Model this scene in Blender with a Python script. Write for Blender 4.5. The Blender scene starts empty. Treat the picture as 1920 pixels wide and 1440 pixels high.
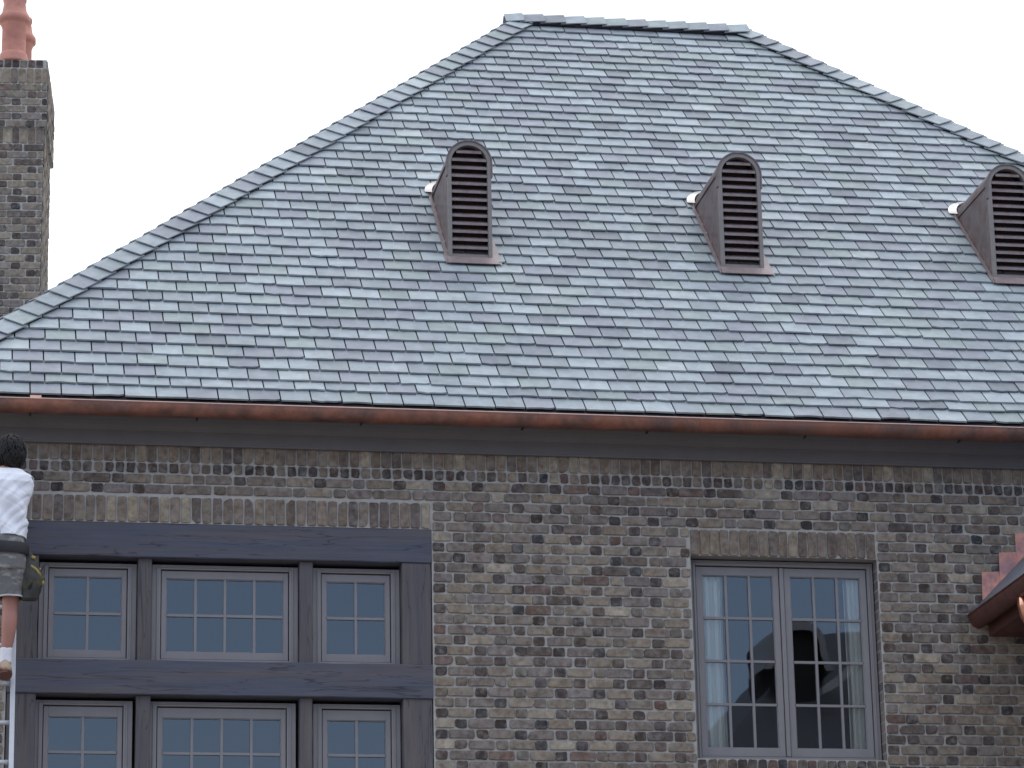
import bpy, math, random
from mathutils import Vector, Matrix, noise
R = math.radians
rnd = random.Random(7)
sc = bpy.context.scene
col = sc.collection

# ---------------------------------------------------------------- camera
cd = bpy.data.cameras.new('camera'); cam = bpy.data.objects.new('camera', cd); col.objects.link(cam)
r_ = Vector((0.98539728, -0.16921822, -0.01890489)); u_ = Vector((-0.03099449, -0.28743657, 0.95729805)); f_ = Vector((0.16742623, 0.94273295, 0.28848404))
M = Matrix((r_, u_, -f_)).transposed().to_4x4(); M.translation = Vector((-2.0514, -23.0516, 1.6034))
cam.matrix_world = M
cd.sensor_width = 36; cd.lens = 6086.95/1920*36; cd.clip_end = 2000; cd.clip_start = .1
sc.camera = cam

# ---------------------------------------------------------------- light: bright hazy sky, veiled sun behind the house
SUN_EL, SUN_AZ = R(52), R(12)          # azimuth measured from +Y towards +X
w = bpy.data.worlds.new('World'); sc.world = w; w.use_nodes = True
nt = w.node_tree; N = nt.nodes; Lk = nt.links
bg = N['Background']; bg.inputs['Strength'].default_value = 0.12
sky = N.new('ShaderNodeTexSky'); sky.sky_type = 'NISHITA'; sky.sun_disc = False
sky.sun_elevation = SUN_EL; sky.sun_rotation = SUN_AZ; sky.air_density = 1.3; sky.dust_density = 2.0; sky.altitude = 50
tc = N.new('ShaderNodeTexCoord')
sep = N.new('ShaderNodeSeparateXYZ'); Lk.new(tc.outputs['Generated'], sep.inputs[0])
nz = N.new('ShaderNodeTexNoise'); nz.inputs['Scale'].default_value = 2.2; nz.inputs['Detail'].default_value = 5; Lk.new(tc.outputs['Generated'], nz.inputs['Vector'])
ad = N.new('ShaderNodeMath'); ad.operation = 'MULTIPLY_ADD'; Lk.new(nz.outputs['Fac'], ad.inputs[0]); ad.inputs[1].default_value = .35; Lk.new(sep.outputs['Y'], ad.inputs[2])
ad2 = N.new('ShaderNodeMath'); ad2.operation = 'MULTIPLY_ADD'; Lk.new(sep.outputs['Z'], ad2.inputs[0]); ad2.inputs[1].default_value = .75; Lk.new(ad.outputs[0], ad2.inputs[2])
mr = N.new('ShaderNodeMapRange'); Lk.new(ad2.outputs[0], mr.inputs['Value'])
mr.inputs['From Min'].default_value = -.55; mr.inputs['From Max'].default_value = .55; mr.inputs['To Min'].default_value = 0.12; mr.inputs['To Max'].default_value = 1.0
cloud = N.new('ShaderNodeMix'); cloud.data_type = 'RGBA'
hz = N.new('ShaderNodeVectorMath'); hz.operation = 'ADD'; Lk.new(sky.outputs[0], hz.inputs[0]); hz.inputs[1].default_value = (1.9, 2.7, 5.0)
Lk.new(mr.outputs[0], cloud.inputs[0]); Lk.new(hz.outputs[0], cloud.inputs[6]); cloud.inputs[7].default_value = (12.0, 12.6, 13.4, 1)
Lk.new(cloud.outputs[2], bg.inputs['Color'])

sd = bpy.data.lights.new('sun', 'SUN'); sd.energy = 0.5; sd.angle = R(40); sd.color = (1, .96, .9)
so = bpy.data.objects.new('sun', sd); col.objects.link(so)
d = Vector((math.sin(SUN_AZ)*math.cos(SUN_EL), math.cos(SUN_AZ)*math.cos(SUN_EL), math.sin(SUN_EL)))
so.rotation_euler = d.to_track_quat('Z', 'Y').to_euler(); so.location = (0, 30, 40)

sc.view_settings.view_transform = 'Standard'; sc.view_settings.look = 'None'; sc.view_settings.gamma = 1
sc.view_settings.use_curve_mapping = False
sc.view_settings.exposure = 0.0

# ---------------------------------------------------------------- helpers
def tag(o, label=None, cat=None, group=None, kind=None):
    if label: o['label'] = label
    if cat: o['category'] = cat
    if group: o['group'] = group
    if kind: o['kind'] = kind
    return o

def empty(name, loc, parent=None):
    o = bpy.data.objects.new(name, None); col.objects.link(o); o.location = loc
    o.empty_display_size = .2
    return o

class MB:
    """collects polygons with a material slot and a colour per vertex"""
    def __init__(s): s.v = []; s.f = []; s.m = []; s.c = []
    def add(s, vs, fs, m=0, c=(1, 1, 1)):
        b = len(s.v); s.v += [tuple(p) for p in vs]; s.c += [c]*len(vs)
        s.f += [tuple(i+b for i in f) for f in fs]; s.m += [m]*len(fs)
    def box(s, x0, x1, y0, y1, z0, z1, m=0, c=(1, 1, 1)):
        vs = [(x, y, z) for x in (x0, x1) for y in (y0, y1) for z in (z0, z1)]
        s.add(vs, [(0, 1, 3, 2), (4, 6, 7, 5), (0, 4, 5, 1), (2, 3, 7, 6), (0, 2, 6, 4), (1, 5, 7, 3)], m, c)
    def quad(s, a, b, c_, d_, m=0, c=(1, 1, 1)): s.add([a, b, c_, d_], [(0, 1, 2, 3)], m, c)
    def prism(s, pts, vec, m=0, c=(1, 1, 1)):
        n = len(pts); vec = Vector(vec); vs = [Vector(p) for p in pts]; vs += [p+vec for p in vs]
        s.add(vs, [tuple(range(n))[::-1], tuple(range(n, 2*n))]+[(i, (i+1) % n, n+(i+1) % n, n+i) for i in range(n)], m, c)
    def tube(s, path, rad, seg=10, m=0, c=(1, 1, 1), caps=True):
        path = [Vector(p) for p in path]; n = len(path)
        rs = rad if isinstance(rad, (list, tuple)) else [rad]*n
        t0 = (path[1]-path[0]).normalized(); up = Vector((0, 0, 1)) if abs(t0.z) < .9 else Vector((1, 0, 0))
        a = t0.cross(up).normalized(); vs = []
        for i, p in enumerate(path):
            t = (path[min(i+1, n-1)]-path[max(i-1, 0)]).normalized()
            a = (a-t*a.dot(t)).normalized(); b = t.cross(a)
            for k in range(seg):
                an = 2*math.pi*k/seg; vs.append(p+(a*math.cos(an)+b*math.sin(an))*rs[i])
        fs = [(i*seg+k, i*seg+(k+1) % seg, (i+1)*seg+(k+1) % seg, (i+1)*seg+k) for i in range(n-1) for k in range(seg)]
        if caps: fs += [tuple(range(seg))[::-1], tuple((n-1)*seg+k for k in range(seg))]
        s.add(vs, fs, m, c)
    def lathe(s, cx, cy, prof, seg=28, m=0, c=(1, 1, 1)):
        vs = [(cx+r*math.cos(2*math.pi*k/seg), cy+r*math.sin(2*math.pi*k/seg), z) for r, z in prof for k in range(seg)]
        n = len(prof)
        s.add(vs, [(i*seg+k, i*seg+(k+1) % seg, (i+1)*seg+(k+1) % seg, (i+1)*seg+k) for i in range(n-1) for k in range(seg)], m, c)
    def rings(s, rings, m=0, c=(1, 1, 1), caps=True):
        n = len(rings); seg = len(rings[0]); vs = [p for r in rings for p in r]
        fs = [(i*seg+k, i*seg+(k+1) % seg, (i+1)*seg+(k+1) % seg, (i+1)*seg+k) for i in range(n-1) for k in range(seg)]
        if caps: fs += [tuple(range(seg))[::-1], tuple((n-1)*seg+k for k in range(seg))]
        s.add(vs, fs, m, c)
    def build(s, name, mats, parent=None, smooth=False, bevel=0, origin=None):
        me = bpy.data.meshes.new(name)
        o = bpy.data.objects.new(name, me); col.objects.link(o)
        off = Vector((0, 0, 0))
        if parent is not None:
            p = parent
            while p is not None: off += p.location; p = p.parent
            o.parent = parent
        if origin is not None: o.location = Vector(origin)-off; off = Vector(origin)
        me.from_pydata([(v[0]-off.x, v[1]-off.y, v[2]-off.z) for v in s.v], [], s.f)
        for mt in (mats if isinstance(mats, (list, tuple)) else [mats]): me.materials.append(mt)
        me.polygons.foreach_set('material_index', s.m)
        if smooth: me.polygons.foreach_set('use_smooth', [True]*len(s.f))
        at = me.color_attributes.new('tint', 'FLOAT_COLOR', 'POINT')
        at.data.foreach_set('color', [q for c in s.c for q in (c[0], c[1], c[2], 1.0)])
        me.update(); me.validate()
        if bevel:
            b = o.modifiers.new('bevel', 'BEVEL'); b.width = bevel; b.segments = 2; b.limit_method = 'ANGLE'
        return o

def mat(name, base=(.5, .5, .5), rough=.6, metal=0.0, tint=False, var=0.0, scale=8.0, stretch=(1, 1, 1), bump=0.0, bscale=40.0, second=None, sfac=(.45, .6), sscale=3.0, spec=.5, detail=5, bdist=.01, roughvar=0.0, smear=None, crack=False):
    m = bpy.data.materials.new(name); m.use_nodes = True; t = m.node_tree; n = t.nodes; l = t.links
    b = n['Principled BSDF']; b.inputs['Roughness'].default_value = rough; b.inputs['Metallic'].default_value = metal
    b.inputs['Specular IOR Level'].default_value = spec
    tc = n.new('ShaderNodeTexCoord'); mp = n.new('ShaderNodeMapping'); mp.inputs['Scale'].default_value = stretch
    l.new(tc.outputs['Object'], mp.inputs[0])
    rgb = n.new('ShaderNodeRGB'); rgb.outputs[0].default_value = (*base, 1); cur = rgb.outputs[0]
    if second:
        q = n.new('ShaderNodeTexNoise'); q.inputs['Scale'].default_value = sscale; q.inputs['Detail'].default_value = 6; q.inputs['Roughness'].default_value = .65
        l.new(mp.outputs[0], q.inputs['Vector'])
        g = n.new('ShaderNodeMapRange'); g.inputs['From Min'].default_value = sfac[0]; g.inputs['From Max'].default_value = sfac[1]; l.new(q.outputs['Fac'], g.inputs['Value'])
        x = n.new('ShaderNodeMix'); x.data_type = 'RGBA'; l.new(g.outputs[0], x.inputs[0]); l.new(cur, x.inputs[6]); x.inputs[7].default_value = (*second, 1); cur = x.outputs[2]
    if tint:
        a = n.new('ShaderNodeVertexColor'); a.layer_name = 'tint'
        x = n.new('ShaderNodeMix'); x.data_type = 'RGBA'; x.blend_type = 'MULTIPLY'; x.inputs[0].default_value = 1
        l.new(cur, x.inputs[6]); l.new(a.outputs[0], x.inputs[7]); cur = x.outputs[2]
    if var:
        q = n.new('ShaderNodeTexNoise'); q.inputs['Scale'].default_value = scale; q.inputs['Detail'].default_value = detail; q.inputs['Roughness'].default_value = .6
        l.new(mp.outputs[0], q.inputs['Vector'])
        g = n.new('ShaderNodeMapRange'); g.inputs['From Min'].default_value = .3; g.inputs['From Max'].default_value = .7
        g.inputs['To Min'].default_value = 1-var; g.inputs['To Max'].default_value = 1+var; l.new(q.outputs['Fac'], g.inputs['Value'])
        x = n.new('ShaderNodeVectorMath'); x.operation = 'SCALE'; l.new(cur, x.inputs[0]); l.new(g.outputs[0], x.inputs['Scale']); cur = x.outputs[0]
    if smear:
        q = n.new('ShaderNodeTexNoise'); q.inputs['Scale'].default_value = 17; q.inputs['Detail'].default_value = 5; q.inputs['Roughness'].default_value = .7; l.new(mp.outputs[0], q.inputs['Vector'])
        g = n.new('ShaderNodeMapRange'); g.inputs['From Min'].default_value = .48; g.inputs['From Max'].default_value = .7; g.inputs['To Max'].default_value = .6; l.new(q.outputs['Fac'], g.inputs['Value'])
        x = n.new('ShaderNodeMix'); x.data_type = 'RGBA'; l.new(g.outputs[0], x.inputs[0]); l.new(cur, x.inputs[6]); x.inputs[7].default_value = (*smear, 1); cur = x.outputs[2]
    if crack:
        q = n.new('ShaderNodeTexNoise'); q.inputs['Scale'].default_value = 1.6; q.inputs['Detail'].default_value = 3; q.inputs['Distortion'].default_value = .6; l.new(mp.outputs[0], q.inputs['Vector'])
        m1 = n.new('ShaderNodeMath'); m1.operation = 'SUBTRACT'; l.new(q.outputs['Fac'], m1.inputs[0]); m1.inputs[1].default_value = .5
        m2 = n.new('ShaderNodeMath'); m2.operation = 'ABSOLUTE'; l.new(m1.outputs[0], m2.inputs[0])
        g = n.new('ShaderNodeMapRange'); g.inputs['From Min'].default_value = 0; g.inputs['From Max'].default_value = .012; g.inputs['To Min'].default_value = .5; l.new(m2.outputs[0], g.inputs['Value'])
        q = n.new('ShaderNodeTexVoronoi'); q.inputs['Scale'].default_value = 1.1; l.new(mp.outputs[0], q.inputs['Vector'])
        g2 = n.new('ShaderNodeMapRange'); g2.inputs['From Min'].default_value = .05; g2.inputs['From Max'].default_value = .2; g2.inputs['To Min'].default_value = .6; l.new(q.outputs['Distance'], g2.inputs['Value'])
        m3 = n.new('ShaderNodeMath'); m3.operation = 'MULTIPLY'; l.new(g.outputs[0], m3.inputs[0]); l.new(g2.outputs[0], m3.inputs[1])
        x = n.new('ShaderNodeVectorMath'); x.operation = 'SCALE'; l.new(cur, x.inputs[0]); l.new(m3.outputs[0], x.inputs['Scale']); cur = x.outputs[0]
    l.new(cur, b.inputs['Base Color'])
    if roughvar:
        q = n.new('ShaderNodeTexNoise'); q.inputs['Scale'].default_value = scale*.6; q.inputs['Detail'].default_value = 4; l.new(mp.outputs[0], q.inputs['Vector'])
        g = n.new('ShaderNodeMapRange'); g.inputs['From Min'].default_value = .3; g.inputs['From Max'].default_value = .7
        g.inputs['To Min'].default_value = max(.05, rough-roughvar); g.inputs['To Max'].default_value = rough+roughvar; l.new(q.outputs['Fac'], g.inputs['Value']); l.new(g.outputs[0], b.inputs['Roughness'])
    if bump:
        q = n.new('ShaderNodeTexNoise'); q.inputs['Scale'].default_value = bscale; q.inputs['Detail'].default_value = 6; l.new(mp.outputs[0], q.inputs['Vector'])
        k = n.new('ShaderNodeBump'); k.inputs['Strength'].default_value = bump; k.inputs['Distance'].default_value = bdist
        l.new(q.outputs['Fac'], k.inputs['Height']); l.new(k.outputs[0], b.inputs['Normal'])
    return m

MT = dict(
    brick=mat('brick', (1, 1, 1), .9, tint=True, var=.34, scale=18, bump=.6, bscale=90, bdist=.004, second=(.78, .68, .68), sfac=(.48, .64), sscale=26, spec=.25, smear=(.29, .27, .25)),
    mortar=mat('mortar', (.43, .41, .375), .95, var=.14, scale=12, bump=.7, bscale=140, bdist=.004, spec=.2),
    slate=mat('slate', (1, 1, 1), .58, tint=True, var=.16, scale=9, bump=.35, bscale=45, bdist=.0025, spec=.42, roughvar=.06),
    felt=mat('roofing_felt', (.03, .03, .035), .9),
    gutter=mat('copper_gutter', (.31, .13, .085), .5, metal=.5, second=(.15, .09, .075), sfac=(.42, .6), sscale=2.2, var=.25, scale=9, bump=.15, bscale=12),
    rim=mat('copper_rim', (.62, .42, .36), .35, metal=.8),
    saddle=mat('glint_tinted_copper', (.5, .46, .45), .3, metal=.7),  # paler than the other copper: the saddles' white glint is put into the colour
    copper=mat('weathered_copper', (.19, .15, .148), .42, metal=.45, second=(.15, .10, .09), sfac=(.45, .62), sscale=5, var=.18, scale=14, bump=.2, bscale=9, bdist=.006),
    apron=mat('dull_pink_copper', (.27, .215, .215), .45, metal=.4, var=.15, scale=12, bump=.2, bscale=10),
    newcopper=mat('new_copper', (.78, .36, .26), .5, metal=.35, second=(.42, .24, .25), sfac=(.42, .62), sscale=7, var=.12, scale=10),
    brightcopper=mat('bright_copper', (.9, .45, .3), .22, metal=1.0, var=.1, scale=20, bump=.2, bscale=15),
    ventpaint=mat('vent_frame_paint', (.215, .19, .178), .55, var=.1, scale=20),
    louvre=mat('louvre_copper', (.225, .185, .185), .5, metal=.2, second=(.18, .12, .11), sfac=(.5, .65), sscale=9, var=.12, scale=20),
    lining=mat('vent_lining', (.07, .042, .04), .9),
    black=mat('dark_lining', (.02, .018, .018), .9),
    frieze=mat('frieze_paint', (.15, .142, .145), .6, var=.07, scale=5),
    paint=mat('window_paint', (.235, .22, .222), .5, var=.05, scale=7, bump=.08, bscale=60),
    timberx=mat('weathered_timber', (.090, .096, .128), .75, var=.12, scale=4, stretch=(.5, 4, 9), second=(.115, .105, .112), sfac=(.42, .62), sscale=1.3, bump=.25, bscale=10, bdist=.004, spec=.3, crack=True),
    timberz=mat('weathered_timber_upright', (.105, .098, .105), .75, var=.13, scale=5, stretch=(9, 4, .5), second=(.13, .115, .11), sfac=(.42, .62), sscale=1.3, bump=.25, bscale=10, bdist=.004, spec=.3, crack=True),
    winggutter=mat('dark_copper_gutter', (.14, .06, .05), .5, metal=.4, var=.2, scale=9),
    room=mat('dark_room', (.10, .095, .09), .9),
    cloth=mat('curtain_cloth', (.90, .92, .88), .85),
    terracotta=mat('terracotta', (.56, .24, .18), .7, var=.22, scale=5, second=(.42, .19, .15), sfac=(.5, .65), sscale=4, bump=.1, bscale=30),
    ground=mat('bare_ground', (.27, .235, .225), .95, var=.25, scale=3, second=(.17, .17, .12), sscale=.3, sfac=(.5, .7)),
    alu=mat('ladder_paint', (.55, .56, .58), .45, metal=.3, var=.06, scale=10),
    skin=mat('skin', (.42, .20, .155), .55, var=.06, scale=14),
    hair=mat('hair', (.009, .007, .007), .75, var=.4, scale=40, stretch=(1, 1, .4), bump=.6, bscale=60, bdist=.006),
    shirt=mat('white_cotton', (.80, .81, .86), .85, bump=.12, bscale=12, bdist=.01),
    shorts=mat('grey_shorts_cloth', (.16, .158, .152), .9, second=(.34, .33, .32), sfac=(.5, .63), sscale=9, stretch=(1, 1, 2), bump=.3, bscale=14),
    hem=mat('pale_hem', (.5, .49, .49), .9),
    belt=mat('black_webbing', (.02, .018, .022), .7),
    yellow=mat('yellow_trim', (.34, .26, .07), .6, var=.2, scale=30),
    sock=mat('white_sock', (.75, .75, .78), .9, bump=.3, bscale=60),
    shoe=mat('tan_shoe', (.48, .36, .25), .7, second=(.28, .12, .09), sfac=(.5, .6), sscale=16),
    sole=mat('brown_sole', (.16, .07, .05), .8),
)
# the neighbour's and the lower wall's brickwork, from the brick texture
def brickwall(name, c1, c2, mo):
    m = bpy.data.materials.new(name); m.use_nodes = True; t = m.node_tree; n = t.nodes; l = t.links
    tc = n.new('ShaderNodeTexCoord'); sp = n.new('ShaderNodeSeparateXYZ'); cb = n.new('ShaderNodeCombineXYZ'); a = n.new('ShaderNodeMath'); a.operation = 'ADD'
    l.new(tc.outputs['Object'], sp.inputs[0]); l.new(sp.outputs['X'], a.inputs[0]); l.new(sp.outputs['Y'], a.inputs[1]); l.new(a.outputs[0], cb.inputs['X']); l.new(sp.outputs['Z'], cb.inputs['Y'])
    bt = n.new('ShaderNodeTexBrick'); bt.inputs['Scale'].default_value = 1; bt.inputs['Brick Width'].default_value = .215; bt.inputs['Row Height'].default_value = .0775; bt.inputs['Mortar Size'].default_value = .007
    bt.inputs['Color1'].default_value = (*c1, 1); bt.inputs['Color2'].default_value = (*c2, 1); bt.inputs['Mortar'].default_value = (*mo, 1)
    l.new(cb.outputs[0], bt.inputs['Vector']); l.new(bt.outputs['Color'], n['Principled BSDF'].inputs['Base Color']); n['Principled BSDF'].inputs['Roughness'].default_value = .9
    return m
MT['brickplain'] = brickwall('brick_lower_wall', (.24, .2, .18), (.13, .11, .11), (.3, .285, .275))
def glass_mat():
    m = bpy.data.materials.new('window_glass'); m.use_nodes = True; t = m.node_tree; n = t.nodes; l = t.links
    n.remove(n['Principled BSDF']); out = n['Material Output']
    tr = n.new('ShaderNodeBsdfTransparent'); tr.inputs[0].default_value = (.97, .965, .93, 1)
    gl = n.new('ShaderNodeBsdfGlossy'); gl.inputs['Roughness'].default_value = 0.01; gl.inputs['Color'].default_value = (.84, .93, 1, 1)
    fr = n.new('ShaderNodeFresnel'); fr.inputs['IOR'].default_value = 2.0
    tc = n.new('ShaderNodeTexCoord'); q = n.new('ShaderNodeTexNoise'); q.inputs['Scale'].default_value = 1.2; l.new(tc.outputs['Object'], q.inputs['Vector'])
    k = n.new('ShaderNodeBump'); k.inputs['Strength'].default_value = .06; k.inputs['Distance'].default_value = .02; l.new(q.outputs['Fac'], k.inputs['Height'])
    l.new(k.outputs[0], gl.inputs['Normal'])
    mx = n.new('ShaderNodeMixShader'); l.new(fr.outputs[0], mx.inputs[0]); l.new(tr.outputs[0], mx.inputs[1]); l.new(gl.outputs[0], mx.inputs[2]); l.new(mx.outputs[0], out.inputs['Surface'])
    return m
MT['glass'] = glass_mat()

# ---------------------------------------------------------------- key dimensions (metres)
XL, XR = -2.563, 10.995                     # ends of the eave line
EY, EZ = -0.45, 8.30                        # gutter lip line
TA = 0.9843; RUN = 5.6615; HYP = math.hypot(1, TA)
WL, WR, WD = -2.11, 10.54, 10.42            # brick walls
house = empty('brick_house', (4.2, 0, 0))
tag(house, 'large brick house with a steep slate hipped roof, copper gutter and timber framed windows', 'house')

# ---------------------------------------------------------------- ground
g = MB(); g.quad((-600, -600, 0), (600, -600, 0), (600, 600, 0), (-600, 600, 0))
tag(g.build('ground', MT['ground']), 'bare levelled ground around the brick house', None, kind='structure')

# ---------------------------------------------------------------- bricks
def bcol(kind):
    r = rnd.random()
    if kind == 'h':        # burnt headers
        if r < .60: b = Vector((.095, .082, .084))*rnd.uniform(.65, 1.3)
        elif r < .66: b = Vector((.088, .088, .098))*rnd.uniform(.6, 1.1)
        elif r < .71: b = Vector((.15, .11, .108))*rnd.uniform(.8, 1.1)
        else: b = Vector((.18, .165, .155))*rnd.uniform(.8, 1.2)
    elif kind == 's':
        if r < .40: b = Vector((.265, .24, .215))*rnd.uniform(.82, 1.12)
        elif r < .74: b = Vector((.215, .195, .19))*rnd.uniform(.78, 1.12)
        elif r < .88: b = Vector((.225, .205, .212))*rnd.uniform(.8, 1.1)
        elif r < .90: b = Vector((.18, .135, .13))*rnd.uniform(.8, 1.1)
        elif r < .935: b = Vector((.13, .115, .115))*rnd.uniform(.7, 1.2)
        else: b = Vector((.37, .345, .31))*rnd.uniform(.85, 1.1)
    else:                   # soldiers
        if r < .55: b = Vector((.225, .195, .175))*rnd.uniform(.78, 1.15)
        elif r < .8: b = Vector((.165, .142, .138))*rnd.uniform(.75, 1.2)
        elif r < .94: b = Vector((.27, .24, .21))*rnd.uniform(.8, 1.1)
        else: b = Vector((.35, .32, .27))
    j = rnd.uniform(-.006, .006)
    return (max(.02, b.x*1.0+j), max(.02, b.y*.93), max(.02, b.z*.80-j))

def brick(mb, fr, u0, u1, w0, w1, c, out=0.0, jit=.0024):
    """one tumbled brick on the plane fr = (origin, eu, ew, normal)"""
    O, eu, ew, nn = fr
    a = .0085; du = u1-u0; dw = w1-w0
    a = min(a, du*.2, dw*.2)
    ring = [(u0+a, w0), (u0+du*.5, w0), (u1-a, w0), (u1, w0+a), (u1, w0+dw*.5), (u1, w1-a), (u1-a, w1), (u0+du*.5, w1), (u0+a, w1), (u0, w1-a), (u0, w0+dw*.5), (u0, w0+a)]
    ring = [(u+rnd.uniform(-jit, jit), v+rnd.uniform(-jit, jit)) for u, v in ring]
    if rnd.random() < .12:                                # a knocked-off corner
        k = rnd.choice((0, 2, 6, 8)); cu, cw = (u0+u1)/2, (w0+w1)/2
        for q in (k, (k+(1 if k in (2, 8) else -1)) % 12): ring[q] = (ring[q][0]+(cu-ring[q][0])*.12, ring[q][1]+(cw-ring[q][1])*.2)
    cu = (u0+u1)/2; cw = (w0+w1)/2; o = out+rnd.uniform(-.002, .003)
    tu, tw = rnd.uniform(-.012, .012), rnd.uniform(-.02, .02)
    vs = []
    for lvl, ins in ((-.03, 0), (.006+o, 0), (.0092+o, .0032)):
        for u, v in ring:
            uu = u-math.copysign(min(ins, abs(u-cu)), u-cu); vv = v-math.copysign(min(ins, abs(v-cw)), v-cw)
            h = lvl+((uu-cu)*tu+(vv-cw)*tw if lvl > 0 else 0)
            vs.append(O+eu*uu+ew*vv+nn*h)
    fs = [(i*12+k, i*12+(k+1) % 12, (i+1)*12+(k+1) % 12, (i+1)*12+k) for i in range(2) for k in range(12)]+[tuple(24+k for k in range(12))]
    mb.add(vs, fs, 1, c)

FR = (Vector((0, 0, 0)), Vector((1, 0, 0)), Vector((0, 0, 1)), Vector((0, -1, 0)))
ROW = .07752; ZT = 7.884
P = .2958                                               # Flemish bond repeat
TFX0, TFX1, TFT = -1.665, 1.415, 7.512                  # timber framed opening
RWX0, RWX1, RWZ0, RWZ1 = 3.372, 4.815, 5.828, 7.362     # casement opening
wall = MB()
holes = [(TFX0-.005, TFX1+.005, 4.9, 7.712), (RWX0, RWX1, 5.735, 7.56)]
def clip_row(a, b, z0, z1, hs):
    segs = [(a, b)]
    for hx0, hx1, hz0, hz1 in hs:
        if z1 <= hz0+.03 or z0 >= hz1-.03: continue
        ns = []
        for p, q in segs:
            if q <= hx0 or p >= hx1: ns.append((p, q)); continue
            if hx0-p > .03: ns.append((p, hx0-.008))
            if q-hx1 > .03: ns.append((hx1+.008, q))
        segs = ns
    return segs
def flemish(mb, fr, u0, u1, zt, n, hs, phase, dark=.8):
    for i in range(n):
        z1 = zt-i*ROW-.0068; z0 = z1-ROW+.0136
        x = phase+(0 if i % 2 == 0 else P/2) - P*math.ceil((phase-u0)/P+1)
        while x < u1+P:
            for c0, ln, kd in ((x, .085, 'h'), (x+P/2, .189, 's')):
                j = rnd.uniform(-.006, .006)
                a, b = max(c0-ln/2+j, u0), min(c0+ln/2+j, u1)
                if b-a < .03: continue
                for p, q in clip_row(a, b, z0, z1, hs):
                    if q-p < .028: continue
                    dz = rnd.uniform(-.0015, .0015)
                    brick(mb, fr, p, q, z0+dz, z1+dz, bcol(kd if rnd.random() < .93 else 's'))
            x += P
flemish(wall, FR, WL, WR, ZT, 42, holes, 1.767)
x = WL+.01
k = 0
while x < WR:                                            # soldiers under the eaves and a rowlock course
    brick(wall, FR, x, x+.066, 7.974, 8.135, bcol('v'))
    brick(wall, FR, x+.008, x+.068, 7.893, 7.962, bcol('h') if rnd.random() < .9 else bcol('v'), jit=.004)
    x += .0787
x = TFX0+.002
while x < TFX1-.05:
    brick(wall, FR, x, x+.064, 7.519, 7.708, bcol('v'), jit=.003); x += .0770
x = RWX0+.003
while x < RWX1-.05:
    brick(wall, FR, x, x+.066, 7.366, 7.560, bcol('v'), out=.001, jit=.003)
    brick(wall, FR, x+.002, x+.062, 5.724, 5.820, bcol('h'), out=.006, jit=.004); x += .0757
# mortar bed with the two openings, 0.1 m reveals and an inner skin
T = .22
xs = [WL, TFX0, TFX1, RWX0, RWX1, WR]; zs = [4.62, 4.9, RWZ0, RWZ1, TFT, 8.30]
def hole(xa, xb, za, zb):
    return (xa >= TFX0 and xb <= TFX1 and za >= 4.9 and zb <= TFT) or (xa >= RWX0 and xb <= RWX1 and za >= RWZ0 and zb <= RWZ1)
for i in range(5):
    for j in range(5):
        if hole(xs[i], xs[i+1], zs[j], zs[j+1]): continue
        wall.quad((xs[i], .002, zs[j]), (xs[i+1], .002, zs[j]), (xs[i+1], .002, zs[j+1]), (xs[i], .002, zs[j+1]), 0)
        wall.quad((xs[i], T, zs[j]), (xs[i], T, zs[j+1]), (xs[i+1], T, zs[j+1]), (xs[i+1], T, zs[j]), 2)
for (a, b, c_, d_) in ((TFX0, TFX1, 4.9, TFT), (RWX0, RWX1, RWZ0, RWZ1)):
    wall.quad((a, .002, c_), (a, .002, d_), (a, T, d_), (a, T, c_), 3); wall.quad((b, .002, c_), (b, T, c_), (b, T, d_), (b, .002, d_), 3)
    wall.quad((a, .002, d_), (b, .002, d_), (b, T, d_), (a, T, d_), 3); wall.quad((a, .002, c_), (a, T, c_), (b, T, c_), (b, .002, c_), 0)
# lower wall, sides and back
wall.quad((WL, .002, 0), (WR, .002, 0), (WR, .002, 4.62), (WL, .002, 4.62), 3)
wall.quad((WL, .002, 0), (WL, .002, 8.3), (WL, WD, 8.3), (WL, WD, 0), 3); wall.quad((WR, .002, 0), (WR, WD, 0), (WR, WD, 8.3), (WR, .002, 8.3), 3)
wall.quad((WL, WD, 0), (WL, WD, 8.3), (WR, WD, 8.3), (WR, WD, 0), 3)
wall.build('wall', [MT['mortar'], MT['brick'], MT['room'], MT['brickplain']], house, origin=(4.2, 0, 0))
rm = MB()
rm.box(WL+.05, WR-.05, T+.02, 5.0, 4.70, 4.74); rm.box(WL+.05, WR-.05, T+.02, 5.0, 7.98, 8.02); rm.box(WL+.05, WR-.05, 4.9, 4.95, 4.76, 7.97)
rm.box(2.3, 2.36, T+.03, 4.88, 4.76, 7.97)
rm.build('interior', MT['room'], house)

# ---------------------------------------------------------------- slate roof
def clip(poly, a, b):
    """keep the part of poly left of a->b"""
    out = []; n = len(poly)
    def side(p): return (b[0]-a[0])*(p[1]-a[1])-(b[1]-a[1])*(p[0]-a[0])
    for i in range(n):
        p, q = poly[i], poly[(i+1) % n]; sp, sq = side(p), side(q)
        if sp >= 0: out.append(p)
        if (sp >= 0) != (sq >= 0):
            t = sp/(sp-sq); out.append((p[0]+(q[0]-p[0])*t, p[1]+(q[1]-p[1])*t))
    return out
def scol():
    r = rnd.random()
    if r < .42: b = Vector((.288, .322, .343))*rnd.uniform(.89, 1.11)
    elif r < .66: b = Vector((.350, .390, .408))*rnd.uniform(.92, 1.08)
    elif r < .83: b = Vector((.262, .278, .310))*rnd.uniform(.88, 1.08)
    elif r < .94: b = Vector((.298, .342, .340))*rnd.uniform(.9, 1.08)
    elif r < .978: b = Vector((.200, .220, .245))*rnd.uniform(.9, 1.1)
    else: b = Vector((.40, .44, .445))
    return tuple(b)
EXPO = [.025, .205, .350]
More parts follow.
